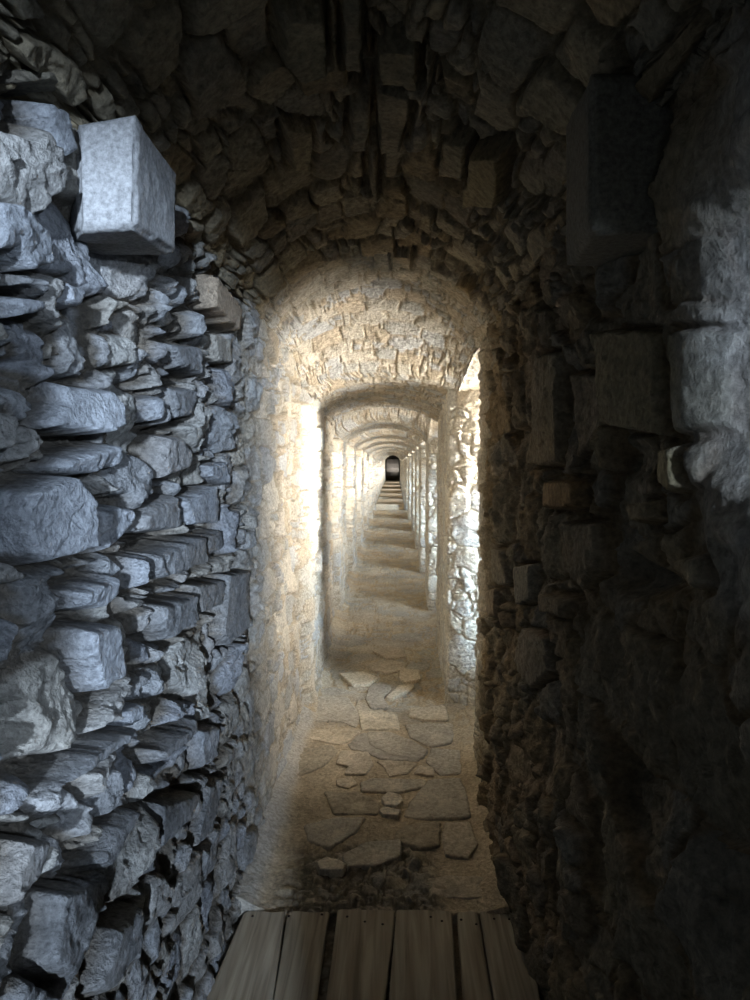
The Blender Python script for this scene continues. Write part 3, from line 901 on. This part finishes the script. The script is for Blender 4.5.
# ------------------------------------------------------------------ projecting corbel stones
def block(name, corners, label, cat, col, seed, n=34, rough=.004, smooth_front=False):
    """corners: 8 points, bottom 4 then top 4 (near-left, near-right, far-right, far-left)"""
    cr = np.array(corners, float); c = cr.mean(0)
    faces = [(0, 1, 5, 4), (1, 2, 6, 5), (2, 3, 7, 6), (3, 0, 4, 7), (3, 2, 1, 0), (4, 5, 6, 7)]
    V = []; Q = []; cl = []
    for fi, f in enumerate(faces):
        a, b, cc_, d = cr[list(f)]
        nrm = np.cross(b - a, d - a); nrm /= np.linalg.norm(nrm)
        if nrm @ ((a + cc_) / 2 - c) < 0: nrm = -nrm
        base = len(V)
        U, T = np.meshgrid(np.linspace(0, 1, n), np.linspace(0, 1, n))
        U = U.ravel(); T = T.ravel()
        P = a * ((1 - U) * (1 - T))[:, None] + b * (U * (1 - T))[:, None] + cc_ * (U * T)[:, None] + d * ((1 - U) * T)[:, None]
        # worn edges and rough faces; displacement depends on position so faces stay joined
        e = np.minimum(np.minimum(U, 1 - U), np.minimum(T, 1 - T))
        pin = P - c
        r = rough * (.35 if (smooth_front and fi == 0) else 1.0)
        q1 = .5 * fbm(P[:, 0] * 31 + P[:, 1] * 11, P[:, 2] * 29, seed, 4) + .5 * fbm(P[:, 1] * 33 - P[:, 0] * 9, P[:, 2] * 35 + 4, seed + 3, 4)
        dd = r * q1 * sstep(0, .15, e) * .7 + r * .3 * fbm(P[:, 0] * 130 + P[:, 2] * 90, P[:, 1] * 130 + P[:, 2] * 70, seed + 9, 3) * sstep(0, .1, e)
        chip = -.010 * (1 - sstep(0, .07, e)) * (.5 + vn(P[:, 0] * 40 + P[:, 2] * 37, P[:, 1] * 40 - P[:, 2] * 21, seed + 2))
        P = P + nrm * dd[:, None] + pin / np.linalg.norm(pin, axis=1, keepdims=True) * chip[:, None]
        V += P.tolist()
        b_ = 1 + .12 * q1
        cl += (np.array(col)[None, :] * b_[:, None]).tolist()
        i = np.arange(n * n).reshape(n, n) + base
        Q += np.stack([i[:-1, :-1], i[:-1, 1:], i[1:, 1:], i[1:, :-1]], -1).reshape(-1, 4).tolist()
    V = np.array(V)
    o = mesh_obj(name, V - c, Q, np.clip(np.array(cl), 0, 1), MAT_S)
    o.location = c
    import bmesh
    bm = bmesh.new(); bm.from_mesh(o.data); bmesh.ops.remove_doubles(bm, verts=bm.verts, dist=.0006)
    bmesh.ops.recalc_face_normals(bm, faces=bm.faces); bm.to_mesh(o.data); bm.free()
    tag(o, label, cat, 'corbel stones jutting from the walls')
    return o


def at_y(px_, py_, yy):
    r = ray(px_, py_); return EYE + r * (yy / r[1])


y0, y1 = 1.20, 1.46
nb0 = at_y(92, 232, y0); nb1 = at_y(134, 228, y0); nt0 = at_y(86, 118, y0); nt1 = at_y(136, 112, y0)
fb = at_y(177, 256, y1); ft = at_y(178, 172, y1)
left_in = -.02
block('corbel_stone', [(nb0[0] + left_in, y0, nb0[2]), nb1, fb, (fb[0] - .25, y1, fb[2]),
                       (nt0[0] + left_in, y0 + .01, nt0[2]), nt1, ft, (ft[0] - .25, y1, ft[2])],
      'pale blue-grey dressed stone block jutting from the top of the left wall', 'corbel', (.32, .32, .32), 5, rough=.005, smooth_front=True)
nb0 = at_y(590, 232, y0); nb1 = at_y(634, 230, y0); nt0 = at_y(590, 70, y0); nt1 = at_y(632, 70, y0)
fb = at_y(565, 268, y1); ft = at_y(565, 120, y1)
block('corbel_stone', [nb0, (nb1[0] + .09, y0, nb1[2]), (fb[0] + .26, y1, fb[2]), fb,
                       nt0, (nt1[0] + .09, y0, nt1[2]), (ft[0] + .26, y1, ft[2]), ft],
      'tall dark dressed stone block jutting below the vault from the right wall', 'corbel', (.17, .155, .12), 9, rough=.004)

# ------------------------------------------------------------------ steps at the far end
def stepmesh(name, x0, x1, y0, y1, z0, z1, parent, seed, col=(.48, .40, .29)):
    n = 40; m = 8
    V = []; cl = []
    prof = [(y0, z0), (y0, z1 - .012), (y0 + .006, z1 - .003), (y0 + .02, z1)] + [(q, z1) for q in np.linspace(y0 + .1, y1, m)] + [(y1, z0)]
    xs_ = np.linspace(x0, x1, n)
    for (yy, zz_) in prof:
        for xx in xs_:
            f = float(vn(np.array([xx * 9]), np.array([yy * 6 + zz_ * 11]), seed)[0]) - .5
            V.append((xx, yy + .02 * f, zz_ + .01 * f)); cl.append(tuple(c * (1 + .3 * f) for c in col))
    k = len(prof)
    i = np.arange(k * n).reshape(k, n)
    Q = np.stack([i[:-1, :-1], i[:-1, 1:], i[1:, 1:], i[1:, :-1]], -1).reshape(-1, 4)
    V = np.array(V)
    if parent: V = V - np.array(parent.location)
    return mesh_obj(name, V, Q, np.array(cl), MAT_FLAG, parent=parent)


zb = SLOPE * YSTEP
r1 = bpy.data.objects.new('low_stone_steps', None); COL.objects.link(r1); r1.location = (-.1, YSTEP, zb)
tag(r1, 'low worn stone steps across the passage near its far end', 'steps')
ystep = [YSTEP, 20.2, 23.0, 26.0, 29.2, 33.8]
for k in range(5):
    stepmesh('step', -.44, .25, ystep[k], ystep[k + 1] - (.02 if k == 4 else -.004), zb - .05, zb + .13 + .03 * k, r1, 300 + k)
r2 = bpy.data.objects.new('steep_stone_stairs', None); COL.objects.link(r2); r2.location = (-.1, 33.8, zb)
tag(r2, 'steep dark stone stairs rising inside the far end of the passage', 'stairs')
zt = zb + .13 + .12
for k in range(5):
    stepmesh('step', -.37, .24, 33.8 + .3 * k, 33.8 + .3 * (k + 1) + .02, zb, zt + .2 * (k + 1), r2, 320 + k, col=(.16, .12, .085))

# end walls
def endwall(name, yy, seed, flip, col=None, x0=-1., x1=1.2, z0=-.1, z1=2.6, gap=None):
    a = np.linspace(x0, x1, 240); b = np.linspace(z0, z1, 240)
    A_, B_ = np.meshgrid(a, b); A_ = A_.ravel(); B_ = B_.ravel()
    h, c = rockwork(A_, B_, dict(optr, polys=[], seed=seed))
    if col is not None: c = c * np.array(col)
    sgn = 1 if not flip else -1
    fm_ = np.ones((239, 239), bool)
    if gap:
        am = (a[:-1] + a[1:]) / 2; bm_ = (b[:-1] + b[1:]) / 2
        fm_[np.ix_((bm_ > gap[2]) & (bm_ < gap[3]), (am > gap[0]) & (am < gap[1]))] = False
        low = (bm_ < 1.22) & ((np.arange(239) // 3) % 2 == 0)  # unseen bars, added to dim the light on the lower wall
        fm_[np.ix_(low, (am > gap[0] - .02) & (am < gap[1] + .02))] = True
        fm_[np.ix_((bm_ > 1.40) & (bm_ < 1.80), (am > gap[0]) & (am < gap[0] + .062))] = True  # edge built out to throw shade on part of the left wall
    o = mesh_obj(name, np.stack([A_, yy + sgn * h, B_], -1), gridq(240, 240, fm_, flip=flip), c, MAT_R)
    tag(o, kind='structure')
    return o


endwall('wall_back', -1.42, 401, False, gap=(.0, .30, .35, 1.99))
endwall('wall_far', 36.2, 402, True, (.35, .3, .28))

# ------------------------------------------------------------------ light
w = bpy.data.worlds.new('sky'); C.world = w; w.use_nodes = True
bg = w.node_tree.nodes['Background']; bg.inputs[0].default_value = (.55, .72, 1, 1); bg.inputs[1].default_value = 1.0


def area(name, loc, target, sx, sy, power, col, spread=math.pi):
    l = bpy.data.lights.new(name, 'AREA'); l.shape = 'RECTANGLE'; l.size = sx; l.size_y = sy
    l.energy = power; l.color = col; l.spread = spread
    o = bpy.data.objects.new(name, l); COL.objects.link(o)
    o.location = loc
    d = Vector(target) - Vector(loc)
    o.rotation_euler = d.to_track_quat('-Z', 'Y').to_euler()
    return o


# daylight through an unseen opening behind the camera and the high window beside it
area('daylight_back_doorway', (1.085, -6.0, 1.90), (-.4, 1.7, 1.60), .14, .30, 1300, (.64, .79, 1.0))
area('daylight_near_window', (1.08, -1.05, 1.81), (.45, 1.0, 1.64), .18, .14, 60, (.64, .79, 1.0))
# daylight through the embrasure slits
for k, d in enumerate(RIB):
    zc = 1.36 + SP[k] / 2
    yc0, wd = (d - .34, .34) if k == 0 else (d - .48, .62)
    area('daylight_slit', (.92, yc0, zc), (-.5, yc0 + .05, zc), wd, .66, 32 if k == 0 else 26, (1.0, .96, .90), math.radians(118 if k == 0 else 104))
    area('skylight_slit', (.96, d - (.50 if k == 0 else .72), .95), (.36, d - .02, .85), .25, .9, 9, (.60, .79, 1.0), math.radians(62))
    area('sunlight_slit', (1.6, d - .85, 1.42 + SP[k] / 3), (-.5, d + .25, 1.30 + SP[k] / 3), .2, .55, 12 if k == 0 else 6, (1.0, .97, .92), math.radians(24))
area('daylight_stair_window', (.20, 33.7, 1.45), (-.1, 34.8, .95), .2, .2, 5, (.75, .86, 1.0), math.radians(70))

vs = C.view_settings
vs.view_transform = 'Standard'; vs.look = 'None'; vs.gamma = 1; vs.exposure = 0
vs.use_curve_mapping = False
C.cycles.max_bounces = 10
C.cycles.diffuse_bounces = 7
